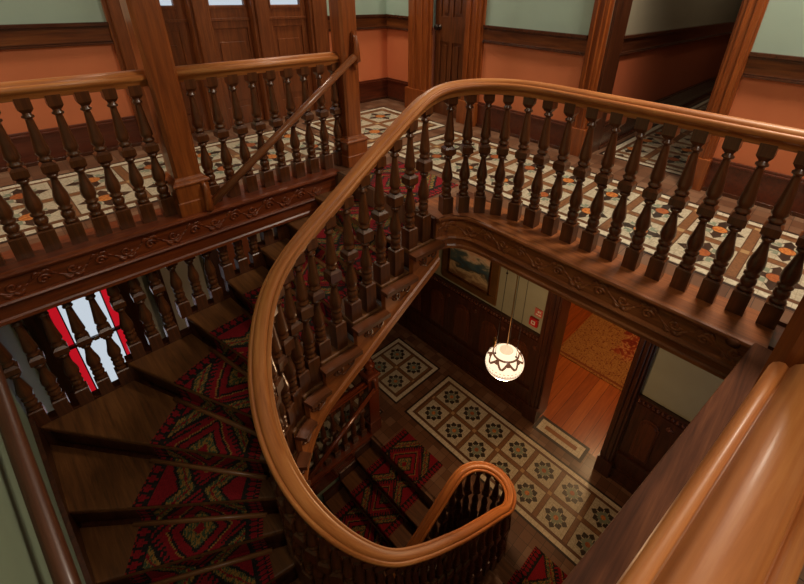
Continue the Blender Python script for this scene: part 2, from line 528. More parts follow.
# cut inner string: stepped top, smooth bottom, follows the well
def nosez(s):
    if s <= SK[0]: return 0
    for k in range(22):
        if s <= SK[k + 1]: return -R * (k + (s - SK[k]) / (SK[k + 1] - SK[k]))
    return -R * 22 - R * (s - SK[22]) / .24
def treadz(s):
    k = 0
    while k < 22 and SK[k] < s - 1e-6: k += 1
    return -R * k if s <= SK[22] else F2
def string_mesh():
    mb = MB(); ss = []
    for k in range(22):
        n = 5
        for i in range(n):
            ss.append((SK[k] + (SK[k + 1] - SK[k]) * i / n + (1e-4 if i == 0 else 0), k + 1))
        ss.append((SK[k + 1], k + 1))
    rows = []
    for s, k in ss:
        zt = -R * k - .035; zb = nosez(s) - .37
        zb2 = zb
        zb = max(zb, F2 + .002)
        r = []
        for off, z in ((.045, zt), (.085, zt), (.085, zb + .075), (.098, zb + .065), (.098, zb + .012), (.085, zb), (.045, zb)):
            x, y = plan(s, off); r.append(len(mb.v)); mb.v.append(V3(x, y, max(z, F2 + .001)))
        rows.append(r)
    L = 0
    for a, b in zip(rows, rows[1:]):
        d = (mb.v[b[0]] - mb.v[a[0]]).length
        for j in range(7):
            j2 = (j + 1) % 7
            mb.face([a[j], b[j], b[j2], a[j2]], [(j * .05, L), (j * .05, L + d), (j * .05 + .05, L + d), (j * .05 + .05, L)], 0, False)
        L += d
    mb.face(rows[0]); mb.face(rows[-1][::-1])
    return mb
string_mesh().build('inner_string', wood('string_wood', srgb(120, 62, 27), srgb(168, 94, 44), srgb(196, 120, 62), 'UV', .3, .3), stairs)
# carved scroll bracket and end nosing under every tread end
def scroll(org, ux, uz, size, nrm, mb, r=.006, flip=1):
    pts = []
    for i in range(15):
        t = i / 14; a = flip * (t * 2.6 * PI); rad = size * (1 - .85 * t)
        pts.append(org + ux * (rad * math.cos(a)) + uz * (rad * math.sin(a)))
    mb.tube(pts, [r * (1.1 - .4 * i / 14) for i in range(15)], 6, 0, .8, nrm)
for k in range(1, 17):
    s0, s1 = SK[k - 1], SK[k]; zt = -R * k
    n = 4
    top = [V3(*plan(s0 + (s1 + .025 - s0) * i / n, .085), zt) for i in range(n + 1)]
    mb = MB(); mb.sweep(top, [(-.05, -.030), (.012, -.030), (.020, -.024), (.024, -.015), (.020, -.006), (.014, -.001), (-.05, -.001)] if True else None, smooth=False)
    mb.build('tread_end', W_CARV, stairs)
    w = s1 - s0
    mb = MB()
    for fr, sz, fl in ((.26, .042, 1), (.62, .034, -1)):
        sc = s0 + w * fr; x, y = plan(sc, .090); x2, y2 = plan(sc + .01, .090)
        ux = V3(x2 - x, y2 - y, 0).normalized()
        nr = V3(x - plan(sc, 0)[0], y - plan(sc, 0)[1], 0).normalized()
        sz2 = min(sz, w * .22)
        scroll(V3(x, y, zt - .085 - .012 * (fl < 0)), ux, V3(0, 0, 1), sz2, nr, mb, .008, fl)
    x, y = plan(s0 + w * .15, .089); x2, y2 = plan(s0 + w * .85, .089)
    mb.tube([V3(x, y, zt - .115), V3(*plan(s0 + w * .5, .089), zt - .13 - .02), V3(x2, y2, zt - .06)], [.003, .007, .003], 6)
    mb.build('bracket_carving', W_CARV, stairs)
# soffit under the flight
mb = MB()
for k in range(22):
    a0, a1, b0, b1 = INN[k], INN[k + 1], OUT[k], OUT[k + 1]
    z0, z1 = -R * k - .30, -R * (k + 1) - .30
    z0, z1 = max(z0, F2 + .003), max(z1, F2 + .003)
    pts = [(*a0, z0), (*a1, z1), (*b1, z1), (*b0, z0)]
    mb.quad(pts)
    mb.quad([(p[0], p[1], p[2] + .012) for p in reversed(pts)])
mb.build('soffit', W_DARK, stairs)
# outer string under gallery
mb = MB(); rows = []
for k in range(8):
    x0 = OUT[k][0]; x1 = OUT[k + 1][0] if k < 7 else XW
    zt = -R * (k + 1) + .0
    if k < 7:
        mb.box(max(x1, XW), x0, YO, YO + .07, zt - .40, zt + .012)
mb.build('outer_string', W_DARK, stairs)
# skirting board on the left wall along the winders
mb = MB()
for k in range(8, 14):
    y1_ = OUT[k][1]; y0_ = OUT[k - 1][1] if k > 8 else YO
    za, zb_ = -R * (k - 1) + .10, -R * k + .10
    b = [(XW + .001, y0_, za - .34), (XW + .001, y1_, zb_ - .34), (XW + .001, y1_, zb_), (XW + .001, y0_, za)]
    c = [(p[0] + .022, p[1], p[2]) for p in b]
    base = len(mb.v)
    for p in b + c: mb.v.append(Vector(p))
    for q in ((0, 1, 2, 3), (7, 6, 5, 4), (0, 4, 5, 1), (1, 5, 6, 2), (2, 6, 7, 3), (3, 7, 4, 0)):
        mb.face([base + i for i in q])
mb.build('skirting', W_DARK, stairs)

# carpet runner (one strip laid over treads and risers) with rods
cw = []
for k in range(0, 23):
    a, b = INN[k], OUT[k]; L = math.hypot(b[0] - a[0], b[1] - a[1])
    m_ = .24 if k < 7 else .20
    if k >= 14: m_ = .24
    cw.append((lerp(a, b, m_ / L), lerp(a, b, (m_ + .68) / L)))
def runner(cw, zf, last_floor, name, label, groupless=True, tail=None, head=None):
    mb = MB(); v = 0
    rows = []   # (left, right, z)
    if head:
        rows.append((*head, zf(0)))
    for i in range(len(cw)):
        rows.append((*cw[i], zf(i)))
        if i < len(cw) - 1 or last_floor is not None:
            nz = zf(i + 1) if i < len(cw) - 1 else last_floor
            # fall down the riser, set back under the nosing
            pl = cw[i - 1] if i else (head or cw[i])
            def back(p, q, d):
                l = math.dist(p, q) or 1
                return (p[0] + (q[0] - p[0]) / l * d, p[1] + (q[1] - p[1]) / l * d)
            rows.append((back(cw[i][0], pl[0], .02), back(cw[i][1], pl[1], .02), nz))
    if tail: rows.append((*tail, last_floor))
    for (l0, r0, z0), (l1, r1, z1) in zip(rows, rows[1:]):
        m0, m1 = lerp(l0, r0, .5), lerp(l1, r1, .5)
        d = math.sqrt((m0[0] - m1[0]) ** 2 + (m0[1] - m1[1]) ** 2 + (z0 - z1) ** 2)
        n = 4
        # quads are split across so the pattern follows the fan shape
        for j in range(n):
            t0, t1 = j / n, (j + 1) / n
            A, B, C_, D = lerp(l0, r0, t0), lerp(l0, r0, t1), lerp(l1, r1, t1), lerp(l1, r1, t0)
            e = .007
            mb.quad([(*A, z0 + e), (*D, z1 + e), (*C_, z1 + e), (*B, z0 + e)], [(t0, v), (t0, v + d), (t1, v + d), (t1, v)])
        v += d
    o = mb.build(name, M_CARPET)
    tag(o, label, 'carpet')
    md = o.modifiers.new('t', 'SOLIDIFY'); md.thickness = .006; md.offset = 1
    return o
head = ((2.36, 2.6), (2.36, 1.93))
cwl = [(c[0], c[1]) for c in cw]
runner(cwl, lambda k: -R * k, F2, 'stair_carpet', 'red patterned carpet runner on the winding main stair', tail=((2.47, cwl[-1][0][1]), (2.47, cwl[-1][1][1])),
       head=((2.36, cwl[0][0][1]), (2.36, cwl[0][1][1])))
for k in range(1, 23):
    l, r = cwl[k - 1]
    z = -R * k + .012
    # rod sits at the foot of the riser that drops from nosing k-1
    prev = cwl[k]; d = math.dist(l, prev[0]) or 1
    f = lambda p, q: (p[0] - (p[0] - q[0]) * -.0, p[1])
    ex = lambda a, b, t: (a[0] + (b[0] - a[0]) * t, a[1] + (b[1] - a[1]) * t)
    A, B = ex(l, r, -.04), ex(l, r, 1.04)
    nx, ny = (cwl[k][0][0] + cwl[k][1][0]) / 2 - (l[0] + r[0]) / 2, (cwl[k][0][1] + cwl[k][1][1]) / 2 - (l[1] + r[1]) / 2
    ll = math.hypot(nx, ny); nx, ny = nx / ll * .016, ny / ll * .016
    mb = MB(); pa, pb = V3(A[0] + nx, A[1] + ny, z + .004), V3(B[0] + nx, B[1] + ny, z + .004)
    mb.tube([pa, pb], .015, 6)
    q = mb.build('stair_rod', W_ROD, stairs)

# ------------------------------------------------------------------ balusters
def baluster_mesh(h, sc=1.0, cut=None):
    """turned baluster: square foot, ball, vase, mid block, tapering shaft, top block"""
    key = (round(h, 3), cut and round(cut, 3))
    if key in BC: return BC[key]
    e = h - .80
    fb = .125 + max(0, e) * .75; g = fb - .125          # taller foot takes up the height
    st = 1.0 if e >= 0 else h / .80
    if e < 0: fb, g = .125 * st, 0
    zz = lambda z: (z * st) if e < 0 else (z + g if z < .42 else z + g + (e - g) * 1.0)
    mb = MB()
    def sq(p, ch=True): mb.lathe([(r, z) for r, z in p], square=True)
    sq([(.037, 0), (.037, fb - .006), (.031, fb)])
    lo = [(.026, .125), (.033, .133), (.033, .143), (.022, .150), (.030, .160), (.034, .176), (.030, .194), (.020, .204), (.033, .210), (.034, .220), (.024, .228),
          (.033, .245), (.037, .265), (.034, .295), (.024, .335), (.017, .375), (.017, .392), (.027, .398), (.027, .408), (.021, .416)]
    mb.lathe([(r, zz(z)) for r, z in lo], n=10)
    up0 = [(.022, .483), (.033, .492), (.033, .502), (.025, .510), (.027, .520), (.034, .530), (.032, .548), (.027, .59), (.0205, .65), (.016, .700), (.016, .708),
           (.026, .714), (.026, .722), (.018, .728), (.020, .742)]
    dz = (e - g) if e >= 0 else 0
    zu = (lambda z: z * st) if e < 0 else (lambda z: z + e)
    m0, m1 = (zz(.416), zu(.483))
    sq([(.022, m0), (.036, m0 + .016), (.036, m1 - .016), (.022, m1)])
    mb.lathe([(r, zu(z)) for r, z in up0], n=10)
    sq([(.018, zu(.738)), (.031, zu(.758)), (.031, h + .012)])
    if cut:
        # keep only what stands below the gallery soffit
        keep_v = [v.copy() for v in mb.v]
        for v in mb.v: v.z = min(v.z, cut)
    me_o = mb.build('baluster', W_BAL)
    me = me_o.data; bpy.data.objects.remove(me_o)
    BC[key] = me
    return me
BC = {}
def baluster(parent, x, y, z, h, rot=0, cut=None):
    me = baluster_mesh(h, cut=cut)
    o = bpy.data.objects.new('baluster', me); COL.objects.link(o)
    o.parent = parent; o.location = (x, y, z); o.rotation_euler = (0, 0, rot)
    return o
_h = [(.024, 0), (.028, .004), (.028, .012), (.034, .020), (.036, .030), (.046, .036), (.052, .043), (.0545, .052), (.052, .061), (.046, .067), (.039, .069), (.0345, .066), (.0325, .0645),
      (.0315, .068), (.029, .075), (.021, .083), (.011, .0865), (0, .0875)]
RAILP = [(-a, b) for a, b in _h] + [(a, b) for a, b in reversed(_h[:-1])]

# --- continuous balustrade: right gallery -> curve -> winding flight -> curl -> lower flight
main_b = empty('stair_balustrade', 'polished continuous handrail with turned balusters sweeping from upper gallery down the stair well', 'balustrade')
XR = 2.237
path = [V3(XR, -2.4 + i * .3, .797) for i in range(12)]
path += [V3(XR, y, .797) for y in (1.15,)]
# quarter bend on the landing (ease down)
bend = [(2.232, 1.26, .797), (2.215, 1.37, .796), (2.18, 1.47, .794), (2.13, 1.555, .790), (2.065, 1.625, .784), (1.98, 1.685, .776), (1.90, 1.72, .765), (1.82, 1.738, .748)]
path += [V3(*b) for b in bend]
s = .0
while s < 3.26:
    x, y = plan(s); path.append(V3(x, y, railz(s) - .088)); s += .035 if .7 < s < 2.3 else .06
ZE = F2 + .80
LY = 1.44; LR = (LY - YB) / 2; LC = (2.06, YB + LR)
cur = arc(LC[0], LC[1], LR, -PI / 2, PI / 2, 16)
for i, p in enumerate(cur): path.append(V3(p[0], p[1], ZE + .10 * (1 - min(1, i / 8)) ** 2))
for i in range(1, 22): path.append(V3(2.06 - i * .09, LY, ZE - .652 * i * .09 + .035 * math.exp(-i)))
# smooth z a little
def resample(pts, d):
    out = [pts[0].copy()]; acc = 0
    for a, b in zip(pts, pts[1:]):
        l = (b - a).length; t = d - acc
        while t <= l: out.append(a.lerp(b, t / l)); t += d
        acc = (acc + l) % d if l else acc
    out.append(pts[-1].copy()); return out
path = resample(path, .03)
for _ in range(14):
    path = [path[0]] + [(path[i - 1] + path[i] * 2 + path[i + 1]) / 4 for i in range(1, len(path) - 1)] + [path[-1]]
MB().sweep(path, RAILP).build('handrail', W_RAIL, main_b)
def rail_under(x, y, lo=-99, hi=99):
    best = None
    for i, p in enumerate(path):
        if lo <= p.z <= hi:
            d = (p.x - x) ** 2 + (p.y - y) ** 2
            if best is None or d < best[0]: best = (d, i)
    i = best[1]
    # interpolate between neighbours
    c = path[i]; out = c.z; bd = 1e9
    for j in (i - 1, i):
        if 0 <= j < len(path) - 1:
            a, b = path[j], path[j + 1]; ab = Vector((b.x - a.x, b.y - a.y)); l2 = ab.length_squared
            if l2 < 1e-9: continue
            t = max(0, min(1, ((x - a.x) * ab.x + (y - a.y) * ab.y) / l2))
            q = a + (b - a) * t; d = (q.x - x) ** 2 + (q.y - y) ** 2
            if d < bd: bd, out = d, q.z
    return out
for i in range(-10, 17):
    y = 1.0722 - .1277 * (9 - i) + .1277 * 0
    if y > 1.10 or y < -1.45: continue
    baluster(main_b, XR, y, 0, .797)
for x, y in ((2.237, 1.205), (2.232, 1.335), (2.205, 1.462), (2.145, 1.562), (2.062, 1.640), (1.965, 1.705)):
    baluster(main_b, x, y, 0, rail_under(x, y, .6), math.atan2(y - 1.2, x - 1.75))
for k in range(1, 23):
    ds = SK[k] - SK[k - 1]
    nb = 2 if ds > .085 else 1
    for j in range(nb):
        s = SK[k] - (.045 if ds > .14 else ds * .25) - j * ds * .5
        if k >= 23: break
        x, y = plan(s); h = rail_under(x, y, -2.9, .8) + 0 if False else railz(s) - .088 - (-R * k)
        a = 0 if s < S_ARC else min(PI, (s - S_ARC) / CR)
        baluster(main_b, x, y, -R * k, round(h / .01) * .01, a)
for i in range(0, 9):
    a = -PI / 2 + PI * (i + .3) / 8.6
    x, y = LC[0] + LR * math.cos(a), LC[1] + LR * math.sin(a)
    baluster(main_b, x, y, F2, rail_under(x, y, -2.95, -2.6) - F2, a)
nsteps = 9
for k in range(1, nsteps):
    for j in range(2):
        x = 2.05 - .24 * k + .05 + j * .12
        if k >= 7: continue
        zz_ = F2 - R * k
        h = (ZE - .652 * (2.06 - x)) - zz_
        baluster(main_b, x, LY, zz_, round(h / .01) * .01)

# ------------------------------------------------------------------ lower flight going on down
low = empty('lower_staircase', 'dark carpeted straight stair going on down from the hall floor', 'staircase')
lcw = []
for k in range(0, nsteps + 1):
    x = 2.05 - .24 * k
    lcw.append(((x, 1.93), (x, 2.60)))
    if k:
        MB().box(x, x + .265, LY - .05, 2.80, F2 - R * k - .035, F2 - R * k).build('tread', W_TREAD, low, bevel=.008)
    MB().box(x + .028, x + .043, LY - .05, 2.80, F2 - R * (k + 1), F2 - R * k - (.035 if k else .0)).build('riser', W_DARK, low)
    if k:
        mb = MB(); mb.tube([V3(x + .24 + .008, 1.90, F2 - R * k + .016), V3(x + .248, 2.63, F2 - R * k + .016)], .011, 4); mb.build('stair_rod', W_ROD, low)
for ya, yb, za, zb in ((LY - .085, LY - .045, -.30, -.03), (2.80, 2.84, -.30, .12)):
    mb = MB()
    for k in range(nsteps):
        x = 2.05 - .24 * k; mb.box(x - .24, x, ya, yb, F2 - R * (k + 1) + za, F2 - R * (k + 1) + zb)
    mb.build('string', W_DARK, low)
runner([((a[0], a[1]), (b[0], b[1])) for b, a in lcw], lambda k: F2 - R * k, None, 'stair_carpet', 'dim red patterned carpet runner on the straight stair below the hall floor',
       head=((2.42, 2.60), (2.42, 1.93)))

# ------------------------------------------------------------------ newel posts
def newel(name, label, x, y, z0, h, w=.078, rot=0, base=.105, base_h=.20):
    o = empty(name, label, 'newel post', None, (x, y, z0))
    mb = MB(); ch = []
    mb.lathe([(w, base_h), (w, h)], square=False, n=8, rot=PI / 8, smooth=False)
    # chamfered square shaft: octagon stretched to a square with cut corners
    mb2 = MB(); c = w * .78; q = w
    pts = [(q, -c), (q, c), (c, q), (-c, q), (-q, c), (-q, -c), (-c, -q), (c, -q)]
    mb2.prism(pts, base_h, h)
    mb2.build('shaft', W_POST, o).rotation_euler.z = rot
    b2 = MB()
    b2.lathe([(base, 0), (base, base_h * .45), (base - .006, base_h * .47), (base - .006, base_h)], square=True)
    b2.lathe([(base + .004, base_h), (base + .006, base_h + .012), (base - .004, base_h + .024), (w + .012, base_h + .034), (w + .004, base_h + .05)], square=True)
    r = b2.build('base', W_POST, o, bevel=.004); r.rotation_euler.z = rot
    return o
N0 = newel('newel_post', 'tall square wooden post with stepped base at foot of the slanting handrail', .775, 2.885, 0, 3.3)
N1 = newel('newel_post', 'tall square wooden post where the slanting handrail ends beside the tiled landing', 2.06, 2.87, 0, 3.3, .074)
SL = math.atan(-.115)
NN = newel('newel_post', 'brown wooden post at right edge that the big near handrail runs into', .80, -.141, 0, 1.35, .085, SL, .09)

# ------------------------------------------------------------------ left gallery balustrades
def gallery(name, label, x0, x1, xs, y=2.892, z0=0, h=.797):
    o = empty(name, label, 'balustrade', None, ((x0 + x1) / 2, y, z0))
    p = [V3(x0 - (x0 + x1) / 2, 0, h), V3(0, 0, h), V3(x1 - (x0 + x1) / 2, 0, h)]
    MB().sweep(p, RAILP).build('handrail', W_RAIL, o)
    for x in xs: baluster(o, x - (x0 + x1) / 2, 0, 0, h)
    return o
xs = [.155 + .1197 * i for i in range(-4, 5)]
gallery('gallery_balustrade', 'handrail with turned balusters on upper gallery left of the tall post', XW, .70, [x for x in xs if x < .66])
xs = [1.0529 + .1291 * i for i in range(-1, 8)]
gallery('gallery_balustrade', 'short handrail with turned balusters between the two tall gallery posts', .85, 1.99, xs)

# slanting wall style handrail fixed to the two posts
dh = empty('slanting_handrail', 'slanting round wooden handrail on brackets between the two tall posts', 'handrail')
a, b = V3(.86, 2.775, .045), V3(2.06, 2.755, .86)
mb = MB(); mb.tube([a, (a + b) / 2, b], .026, 10); mb.build('rail', W_SRAIL, dh)
def scroll_bracket(o, p, up=1):
    mb = MB()
    mb.box(p.x - .02, p.x + .02, p.y + .015, p.y + .03, p.z - .03, p.z + .16)
    pts = [p + V3(0, .02, .17 * up), p + V3(0, .0, .13 * up), p + V3(0, -.012, .08 * up), p + V3(0, -.012, .03 * up), p + V3(0, -.008, -.03 * up), p + V3(0, .012, -.05)]
    mb.tube(pts, [.014, .018, .02, .024, .03, .014], 8)
    mb.build('bracket', W_POST, o)
scroll_bracket(dh, a + V3(-.02, 0, 0)); scroll_bracket(dh, b + V3(.02, .01, .0))
mb = MB(); pts = [b + V3(.02, .02, -.02 - .02 * i) for i in range(5)]
mb.tube(pts, [.012, .02, .018, .012, .006], 8); mb.build('drop', W_POST, dh)

# outer balusters on the stair below the gallery
ob = empty('outer_balustrade', 'dark turned balusters standing on the stair edge beneath the left gallery fascia', 'balustrade')
x = -.356
while x < 1.75:
    k = 1
    while k < 7 and OUT[k][0] > x: k += 1
    zt = -R * k
    baluster(ob, x, YO + .03, zt, .80, 0, cut=(-.305 - zt))
    x += .1135
mb = MB(); mb.box(XW, 1.85, YO + .0, YO + .06, -.318, -.302); mb.build('head_rail', W_DARK, ob)

# ------------------------------------------------------------------ near balustrade (bottom right)
near = empty('near_balustrade', 'large close handrail in lower right corner above a broad worn board', 'balustrade', None, (.4, -.07, 0))
dirv = V3(math.cos(SL), math.sin(SL), 0)
p0 = V3(0, 0, .80)
MB().sweep([p0 + dirv * t for t in (-.9, -.4, 0, .2, .305)], RAILP).build('handrail', W_RAIL, near)
for i in range(-6, 3):
    q = dirv * (.0 + i * .125); baluster(near, q.x, q.y + .012, 0, .80, SL)
nb2 = empty('near_balustrade', 'balustrade beyond the near post out to the gallery corner', 'balustrade', None, (.93, -.19, 0))
del_ = dirv * 1.2
MB().sweep([V3(0, 0, .80), V3(*(dirv * .6))+V3(0,0,.8), V3(*(dirv * 1.28))+V3(0,0,.8)], RAILP).build('handrail', W_RAIL, nb2)
for i in range(0, 9):
    q = dirv * (.1 + i * .128); baluster(nb2, q.x, q.y, 0, .80, SL)

# ------------------------------------------------------------------ floors
def tile_panel(mb, x0, x1, y0, y1, z, bw=.052, b2=.032, star=1, open_=()):
    """cream band, brown band, star field; slots 1 cream,2 brown,3 field"""
    e = .0015
    def q(a, b, c, d, mi, zz):
        mb.quad([(a, c, zz), (b, c, zz), (b, d, zz), (a, d, zz)], None, mi)
    q(x0 - .025, x1 + .025, y0 - .025, y1 + .025, 4, z + e * .5)
    q(x0, x1, y0, y1, 1, z + e)
    q(x0 + bw, x1 - bw, y0 + bw, y1 - bw, 2, z + e * 1.5)
    t = bw + b2
    q(x0 + t, x1 - t, y0 + t, y1 - t, 3, z + e * 2)
def floor_obj(name, rects, z, th, panels, base, fieldmats):
    mb = MB()
    for x0, x1, y0, y1 in rects: mb.box(x0, x1, y0, y1, z - th, z)
    for i, p in enumerate(panels):
        mb2 = MB(); tile_panel(mb2, *p[:4], z)
        off = len(mb.v); mb.v += mb2.v
        for f, u, mi in zip(mb2.f, mb2.uv, mb2.mi):
            mb.face([a + off for a in f], u, {1: 1, 2: 2, 4: 3, 3: 4 + p[4]}[mi])
    return struct(name, mb, [base, M_BAND_C, M_BAND_B, M_DPLANKT] + fieldmats)
M_DPLANKT = plain('dark_tile_line', srgb(46, 28, 20), .4)
T1 = tile_mat('star_tiles_a', 2.70, 1.04, .388, .098, .36)
T2 = tile_mat('star_tiles_b', 2.75, 3.40, .42, .11, .41)
T3 = tile_mat('star_tiles_c', 0.0, 3.42, .405, .11, .405)
T4 = tile_mat('star_tiles_d', 3.90, 1.36, .38, .11, .38)
G0 = (2.33, 3.74, -2.6, 4.47)
floor_obj('floor', [(2.30, 3.86, -2.6, 4.47), (-4.0, 2.30, 3.02, 4.47), (.9, 3.0, 4.47, 4.65), (3.86, 9.4, .66, 1.60), (1.83, 2.30, 1.80, 3.02), (-3.0, 2.30, -2.6, -.30)], 0, .30,
          [(2.46, 3.38, -2.3, 2.87, 0), (2.37, 3.47, 3.08, 4.11, 1), (-3.8, 2.22, 3.16, 4.08, 2), (3.92, 9.0, .74, 1.50, 3)], M_BTILE, [T1, T2, T3, T4])
L1 = tile_mat('star_tiles_e', 2.855, 2.50, .358, .06, .360, True)
L2 = tile_mat('star_tiles_f', 2.845, 3.235, .358, .06, .360, True)
L3 = tile_mat('star_tiles_g', 2.02, 3.235, .358, .06, .360, True)
fl = floor_obj('floor', [(2.09, 3.80, -2.2, 4.47), (-4.0, 2.09, 2.84, 4.47), (2.05, 2.09, -.30, 4.47)], F2, .25,
          [(2.62, 3.445, -1.9, 2.765, 0), (2.62, 3.445, 2.97, 3.83, 1), (.5, 2.375, 3.0, 3.83, 2)], M_BTILE, [L1, L2, L3])
mb = MB(); mb.quad([(3.60, .80, F2 + .002), (3.86, .80, F2 + .002), (3.86, 1.47, F2 + .002), (3.60, 1.47, F2 + .002)])
mb.quad([(3.64, .84, F2 + .003), (3.82, .84, F2 + .003), (3.82, 1.43, F2 + .003), (3.64, 1.43, F2 + .003)], None, 1)
mb.quad([(3.70, .92, F2 + .004), (3.76, .92, F2 + .004), (3.76, 1.35, F2 + .004), (3.70, 1.35, F2 + .004)], None, 2)
struct('trim_1', mb, [M_DPLANKT, M_BAND_C, plain('ochre_tile', srgb(150, 92, 40), .4)])
mb = MB(); mb.box(3.80, 9.0, -2.2, 4.4, F2 - .25, F2 - .004)
struct('floor', mb, M_PLANK)
mb = MB(); mb.box(-.6, 3.8, -.4, 3.0, -6.4, -6.3); struct('floor', mb, M_DPLANK)
mb = MB(); mb.box(-.6, 3.8, 2.86, 3.0, -6.4, F2 - .25); mb.box(2.3, 2.4, -.4, 3.0, -6.4, F2 - .25); mb.box(XW, 2.4, -.45, -.42, -6.4, F2 - .25); struct('wall_basement', mb, M_GWALL)
# rug in the far room
mb = MB(); rx0, rx1, ry0, ry1 = 5.0, 8.0, -.9, 1.93
mb.quad([(rx0, ry0, F2 + .008), (rx1, ry0, F2 + .008), (rx1, ry1, F2 + .008), (rx0, ry1, F2 + .008)], [(0, 0 - .45), (3.0, -.45), (3.0, 2.38), (0, 2.38)])
rg = mb.build('rug', M_RUG); tag(rg, 'ochre and red floral rug on orange boards through the doorway', 'rug')
md = rg.modifiers.new('t', 'SOLIDIFY'); md.thickness = .012; md.offset = -1

# ------------------------------------------------------------------ walls, upper storey
HC = 3.3
mb = MB()
mb.box(3.74, 4.0, -2.6, .66, -.001, HC); mb.box(3.74, 4.0, 1.60, 2.95, 0, HC); mb.box(3.74, 4.0, 3.60, 3.90, 0, HC)
mb.box(3.86, 4.0, 3.90, 4.55, 0, HC); mb.box(3.74, 4.0, .66, 1.60, 2.5, HC); mb.box(3.74, 4.0, 2.95, 3.60, 2.3, HC)
struct('wall_right', mb, M_WALL)
mb = MB()
mb.box(-4, .93, 4.47, 4.7, 0, HC); mb.box(2.98, 3.9, 4.47, 4.7, 0, HC); mb.box(.93, 2.98, 4.47, 4.7, 2.5, HC)
struct('wall_far', mb, M_WALL)
mb = MB(); mb.box(4.0, 9.4, 1.60, 1.72, 0, HC); mb.box(4.0, 9.4, .54, .66, 0, HC); mb.box(9.3, 9.4, .5, 1.7, 0, HC)
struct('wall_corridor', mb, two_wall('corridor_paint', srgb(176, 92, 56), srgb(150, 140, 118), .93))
mb = MB(); mb.box(-3.0, 4.0, -2.8, -2.6, F2, HC); struct('wall_near', mb, M_WALL)
mb = MB(); mb.box(-4.1, -4.0, -2.8, 4.7, F2, HC); struct('wall_left', mb, M_WALL)
mb = MB(); mb.box(XW - .12, XW, -.30, 4.47, -6.3, -.30); mb.box(XW - .12, XW, -.45, 3.02, -.30, HC)
struct('wall_left', mb, M_GWALL)
mb = MB(); mb.box(-4.1, 9.4, -2.8, 4.7, HC, HC + .1); struct('ceiling', mb, M_WHITE)
# chair rails and baseboards
def hbar(mb, ax, c, sgn, a0, a1, z0, z1, d, mi=0):
    """bar on a wall plane: ax 'y' -> wall y=c ; ax 'x' -> wall x=c"""
    lo, hi = (c - d, c) if sgn < 0 else (c, c + d)
    if ax == 'y': mb.box(a0, a1, lo, hi, z0, z1, None, mi)
    else: mb.box(lo, hi, a0, a1, z0, z1, None, mi)
def chair_rail(mb, ax, c, sgn, a0, a1, z=0):
    hbar(mb, ax, c, sgn, a0, a1, z + .86, z + 1.0, .018, 0)
    hbar(mb, ax, c, sgn, a0, a1, z + .985, z + 1.012, .040, 1)
    hbar(mb, ax, c, sgn, a0, a1, z + .970, z + .985, .028, 1)
    hbar(mb, ax, c, sgn, a0, a1, z + .850, z + .865, .034, 1)
    hbar(mb, ax, c, sgn, a0, a1, z + .866, z + .876, .026, 1)
def baseb(mb, ax, c, sgn, a0, a1, z=0):
    hbar(mb, ax, c, sgn, a0, a1, z, z + .225, .02, 0)
    hbar(mb, ax, c, sgn, a0, a1, z, z + .03, .035, 1)
    hbar(mb, ax, c, sgn, a0, a1, z + .225, z + .243, .030, 0); hbar(mb, ax, c, sgn, a0, a1, z + .243, z + .262, .02, 0)
W_EDGE = wood('dark_moulding', srgb(44, 22, 14), srgb(74, 38, 22), srgb(92, 50, 30), 'X', .25, .5)
mb = MB(); chair_rail(mb, 'y', 4.47, -1, -4, .93); struct('trim_2', mb, [W_TRIMX, W_EDGE], .003)
mb = MB(); chair_rail(mb, 'y', 4.47, -1, 2.98, 3.86); struct('trim_3', mb, [W_TRIMX, W_EDGE], .003)
mb = MB(); chair_rail(mb, 'x', 3.74, -1, -2.6, .60); chair_rail(mb, 'x', 3.74, -1, 1.76, 2.85); chair_rail(mb, 'x', 3.86, -1, 3.93, 4.47)
struct('trim_4', mb, [W_TRIMY, W_EDGE], .003)
mb = MB(); chair_rail(mb, 'y', 1.60, -1, 4.0, 9.3); chair_rail(mb, 'y', .66, 1, 4.0, 9.3); struct('trim_5', mb, [W_EDGE, W_EDGE], .003)
mb = MB(); baseb(mb, 'y', 4.47, -1, -4, .93); baseb(mb, 'y', 4.47, -1, 2.98, 3.86); struct('baseboard_far', mb, [W_BASE, W_EDGE], .003)
mb = MB(); baseb(mb, 'x', 3.74, -1, -2.6, .60); baseb(mb, 'x', 3.74, -1, 1.76, 2.85); baseb(mb, 'x', 3.86, -1, 3.93, 4.47); struct('baseboard_right', mb, [W_BASE, W_EDGE], .003)
mb = MB(); baseb(mb, 'y', 1.60, -1, 4.0, 9.3); baseb(mb, 'y', .66, 1, 4.0, 9.3); struct('baseboard_corridor', mb, [W_EDGE, W_EDGE], .003)
# casings
def casing(name, x, y0, y1, z0, z1, d, mat, sgn=-1):
    mb = MB(); w = y1 - y0
    mb.box(x - d * .5, x, y0, y1, z0, z1)
    mb.box(x - d, x, y0 + w * .12, y0 + w * .88, z0, z1); mb.box(x - d * 1.3, x, y0 + w * .3, y0 + w * .38, z0 + .25, z1); mb.box(x - d * 1.3, x, y0 + w * .62, y0 + w * .70, z0 + .25, z1)
    mb.box(x - d * 1.5, x, y0 - .005, y1 + .005, z0, z0 + .25)
    return struct(name, mb, mat, .004)
casing('trim_6', 3.74, 1.60, 1.76, 0, 2.62, .05, W_POST); casing('trim_7', 3.74, .60, .745, 0, 2.62, .05, W_POST)
casing('trim_8', 3.74, 2.85, 3.09, 0, 2.42, .05, W_POST); casing('trim_9', 3.74, 3.56, 3.93, 0, 2.42, .05, W_POST)
mb = MB(); mb.box(3.74, 4.02, 1.575, 1.60, 0, 2.5); mb.box(3.74, 4.02, .66, .685, 0, 2.5); struct('trim_10', mb, W_DARK)
